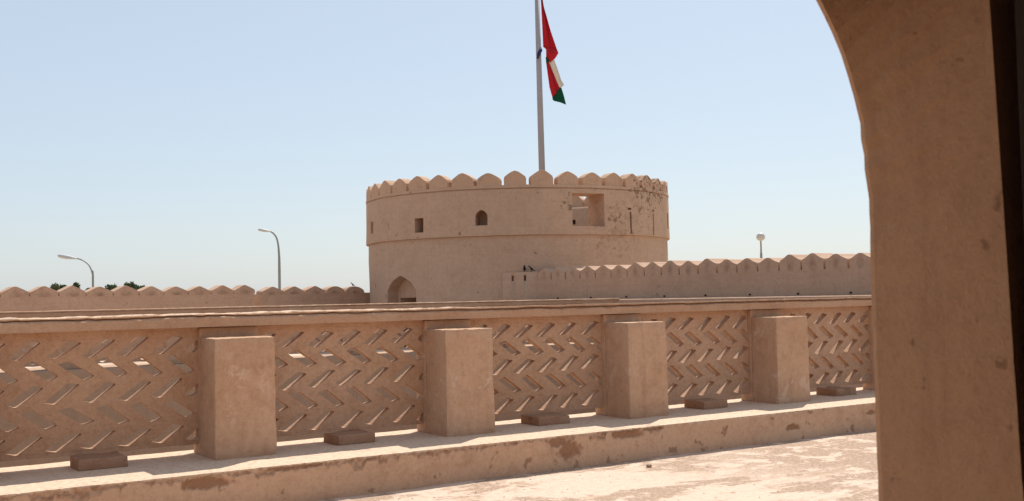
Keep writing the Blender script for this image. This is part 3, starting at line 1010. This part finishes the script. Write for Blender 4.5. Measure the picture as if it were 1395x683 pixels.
# ------------------------------------------------------------------ street lamps
def lamp(label, foot, arm, head_p, head_dir, size, thick, squash=0.62):
    e = empty("street_lamp", foot, label, "street lamp", "street lamps beyond the fort walls")
    F = Vector(foot)
    pts = [Vector((0, 0, 0))] + [Vector(p) - F for p in arm]
    # smooth the bend with a Catmull-Rom pass
    out = [pts[0]]
    P = [pts[0]] + pts + [pts[-1]]
    for i in range(1, len(P) - 2):
        for t in [k / 6 for k in range(1, 7)]:
            p0, p1, p2, p3 = P[i - 1], P[i], P[i + 1], P[i + 2]
            if i == 1:
                out.append(p1.lerp(p2, t)); continue
            out.append(0.5 * ((2 * p1) + (p2 - p0) * t + (2 * p0 - 5 * p1 + 4 * p2 - p3) * t * t + (3 * p1 - p0 - 3 * p2 + p3) * t ** 3))
    n = len(out)
    smooth_tube("pole", out, [thick * (1.5 - 0.75 * min(1, i / (n * 0.5))) for i in range(n)], M_lamp_pole, e, 10)
    d = Vector(head_dir).normalized()
    h0 = Vector(head_p) - F
    q = d.to_track_quat('Z', 'Y')
    def pod(name, prof, mat, squash, drop):
        bm = bmesh.new()
        rings = []
        for s, r in prof:
            rings.append([bm.verts.new((r * math.cos(a), r * squash * math.sin(a), s)) for a in [2 * math.pi * k / 14 for k in range(14)]])
        for a, b in zip(rings, rings[1:]):
            for k in range(14):
                bm.faces.new((a[k], a[(k + 1) % 14], b[(k + 1) % 14], b[k]))
        bm.faces.new(rings[0]); bm.faces.new(rings[-1])
        o = from_bm(name, bm, mat, e, True)
        side = d.cross(Vector((0, 0, 1))).normalized()
        upv = side.cross(d)
        m = Matrix.Identity(4)
        for i in range(3):
            m[i][0], m[i][1], m[i][2] = side[i], upv[i], d[i]
        o.matrix_local = Matrix.Translation(h0 + upv * drop) @ m
        return o
    s = size
    hs = pod("housing", [(0, 0.05 * s), (0.12 * s, 0.07 * s), (0.35 * s, 0.14 * s), (0.6 * s, 0.175 * s), (0.85 * s, 0.16 * s), (0.97 * s, 0.10 * s), (1.0 * s, 0.03 * s)], M_lamp_head, squash, 0.0)
    gb = pod("glass_bowl", [(0.40 * s, 0.03 * s), (0.45 * s, 0.11 * s), (0.65 * s, 0.145 * s), (0.85 * s, 0.12 * s), (0.93 * s, 0.04 * s)], M_lamp_glass, 0.75, -0.045 * s)
    bpy.context.view_layer.update()
    gb.parent = hs
    gb.matrix_local = hs.matrix_local.inverted() @ gb.matrix_local
    return e
lamp("street lamp with a low swooping arm above treetops at far left", (13.56, 62.80, GROUND),
     [(13.55, 62.81, 2.6), (13.53, 62.825, 3.35), (13.36, 62.93, 3.85), (13.06, 63.13, 4.13), (12.82, 63.28, 4.22)], (12.84, 63.27, 4.21), (-0.78, 0.52, 0.17), 1.1, 0.05)
lamp("taller grey street lamp just left of the tower", (20.27, 52.45, GROUND),
     [(20.27, 52.45, 2.4), (20.26, 52.46, 4.07), (20.19, 52.51, 4.75), (20.05, 52.60, 5.05), (19.90, 52.69, 5.18)], (19.96, 52.66, 5.15), (-0.62, 0.05, 0.10), 0.70, 0.06)
lamp("street lamp seen end on above the right wall", (37.2, 35.96, GROUND),
     [(37.2, 35.96, 2.4), (37.2, 35.96, 3.3), (37.12, 35.88, 3.75), (36.98, 35.75, 3.95), (36.86, 35.63, 4.0)], (36.9, 35.67, 4.02), (-0.719, -0.695, 0.10), 1.15, 0.05, 0.85)

# ------------------------------------------------------------------ trees beyond the left wall
def tree(label, x, y, top, rx, rz, n, seed):
    r = random.Random(seed)
    e = empty("leafy_tree", (x, y, GROUND), label, "tree", "trees beyond the left wall")
    H = top - GROUND
    trunk = smooth_tube("trunk", [(0, 0, 0), (0.1, 0.05, H * 0.35), (0.0, 0.1, H * 0.6), (0.05, 0.05, H * 0.88)], [0.22, 0.17, 0.12, 0.04], M_bark, e, 8)
    v, f = [], []
    cl = [(Vector((r.gauss(0, rx * .5), r.gauss(0, rx * .5), H - rz + r.uniform(-rz, rz * .82))), r.uniform(.28, .5) * rx) for _ in range(14)]
    cl.append((Vector((0, 0, H - 0.3 * rx)), 0.3 * rx))
    for k in range(n):
        c, s = cl[k % len(cl)]
        d = Vector((r.gauss(0, 1), r.gauss(0, 1), r.gauss(0, 1))).normalized() * s * r.uniform(.45, 1.0)
        p = c + d
        if p.z > H:
            continue
        a = Vector((r.gauss(0, 1), r.gauss(0, 1), r.gauss(0, .7))).normalized() * r.uniform(.06, .13)
        b = a.cross(Vector((r.gauss(0, 1), r.gauss(0, 1), r.gauss(0, 1)))).normalized() * r.uniform(.02, .045)
        i = len(v)
        v += [p - a, p + b, p + a, p - b]
        f.append((i, i + 1, i + 2, i + 3))
    me = bpy.data.meshes.new("crown")
    me.from_pydata(v, [], f)
    link("crown", me, M_leaf, e)
    for c, s in cl[:6]:
        smooth_tube("limb", [(0.0, 0.1, H * 0.58), (c * 0.55 + Vector((0, 0, H * 0.3))), c], [0.07, 0.045, 0.015], M_bark, trunk, 6)
tree("small round treetop left of the first street lamp", 10.83, 58.62, 2.78, 0.62, 1.0, 2600, 1)
tree("ragged treetop just behind the first lamp's pole foot", 11.72, 58.05, 2.80, 0.62, 1.0, 2600, 2)
tree("low treetop right beside the first lamp's pole", 12.25, 57.7, 2.52, 0.5, 0.9, 1800, 6)
tree("broad treetop between lamp pole and wall, widest of the row", 13.25, 57.05, 2.66, 0.85, 1.0, 3200, 3)
tree("rightmost tall treetop showing over the left wall", 14.05, 56.52, 2.76, 0.5, 1.0, 2200, 4)
tree("last small sprig of treetop above left wall", 14.5, 56.2, 2.58, 0.35, 0.9, 1200, 5)

# ------------------------------------------------------------------ birds
def bird(label, loc, yaw, s):
    e = empty("bird", loc, label, "bird", "dark birds perched on the walls")
    e.rotation_euler = (0, 0, yaw)
    # spine from beak tip over the body to the tail tip: (x, z, half width, half height)
    sp = [(0.155, 0.205, .002, .002), (0.135, 0.208, .008, .008), (0.118, 0.215, .022, .023), (0.098, 0.222, .029, .031), (0.078, 0.21, .027, .030), (0.062, 0.185, .030, .034),
          (0.04, 0.155, .045, .050), (0.0, 0.125, .055, .060), (-0.05, 0.100, .048, .050), (-0.09, 0.078, .030, .028), (-0.13, 0.058, .022, .012), (-0.20, 0.028, .022, .005), (-0.215, 0.022, .015, .002)]
    bm = bmesh.new()
    rings = []
    for x, z, w, h in sp:
        rings.append([bm.verts.new((x * s + 0.3 * h * s * math.sin(a), w * s * math.cos(a), z * s + h * s * math.sin(a))) for a in [2 * math.pi * k / 10 for k in range(10)]])
    for a, b in zip(rings, rings[1:]):
        for k in range(10):
            bm.faces.new((a[k], a[(k + 1) % 10], b[(k + 1) % 10], b[k]))
    bm.faces.new(rings[0]); bm.faces.new(rings[-1])
    from_bm("body", bm, M_bird, e, True)
    for sd in (-1, 1):
        smooth_tube("leg", [(0.0, sd * 0.022 * s, 0.085 * s), (-0.012 * s, sd * 0.024 * s, 0.045 * s), (0.0, sd * 0.024 * s, 0.006 * s), (0.035 * s, sd * 0.028 * s, 0.004 * s)],
                    [0.012 * s, 0.006 * s, 0.005 * s, 0.004 * s], M_beak, e, 6)
# perched on the flat stub next to the first merlon, and on the last merlon by the tower
def on_stub(t):
    d = (ST_B - ST_A).normalized()
    p = ST_A + d * t + Vector((-d.y, d.x)) * 0.12
    return (p.x, p.y, 2.392)
bird("left of two dark birds perched on the stub wall by the tower", on_stub(0.70), R_(235), 0.85)
bird("right of two dark birds, nearest the first rounded merlon", on_stub(0.92), R_(110), 0.8)
last = [c for c in WALL_B.children if c.name.startswith("merlon")][-1]
dB = (B1 - B0).normalized()
pb = B0 + dB * (last.location.x + 0.03) + Vector((-dB.y, dB.x)) * 0.2
perch = (pb.x, pb.y, last.location.z + 0.294 * last.scale.z)
bird("lone dark bird on the last merlon beside the tower's left edge", tuple(perch), R_(190), 0.62)

# ------------------------------------------------------------------ grit on the terrace
def pebbles():
    r = random.Random(5)
    v, f = [], []
    base = bmesh.new(); bmesh.ops.create_icosphere(base, subdivisions=1, radius=1.0)
    bv = [x.co.copy() for x in base.verts]; base.verts.index_update()
    bf = [[x.index for x in q.verts] for q in base.faces]; base.free()
    spots = [(6.619, 7.89, 0.045), (2.0, 0, 0)]
    lst = [(6.62, 7.89, 0.030), (5.4, 8.05, 0.010)]
    for _ in range(1500):
        lst.append((r.uniform(3.5, 13), r.uniform(4.5, 8.28), 0.002 + 0.0045 * r.random() ** 3))
    for x, y, s in lst:
        i = len(v)
        q = Matrix.Rotation(r.uniform(0, 6.28), 3, 'Z')
        sc = Vector((s * r.uniform(.8, 1.4), s * r.uniform(.7, 1.1), s * r.uniform(.4, .7)))
        z0 = 0.006 * (nz((x, y, 0), 1.1) + 0.5 * nz((x, y, 0), 4.0))
        for p in bv:
            w = q @ Vector((p.x * sc.x, p.y * sc.y, p.z * sc.z)) * (1 + 0.2 * nz(p, 1.5, i))
            v.append((x + w.x, y + w.y, z0 + sc.z * 0.7 + w.z))
        f += [[i + a for a in t] for t in bf]
    me = bpy.data.meshes.new("floor_grit")
    me.from_pydata(v, [], f)
    o = link("floor_grit", me, flat_mat("grit_stone", (0.36, 0.25, 0.175), 0.9, 0, 0.35, 20))
    o["kind"] = "stuff"
    o["label"] = "small stones and grit scattered on the terrace floor"
    o["category"] = "grit"
pebbles()
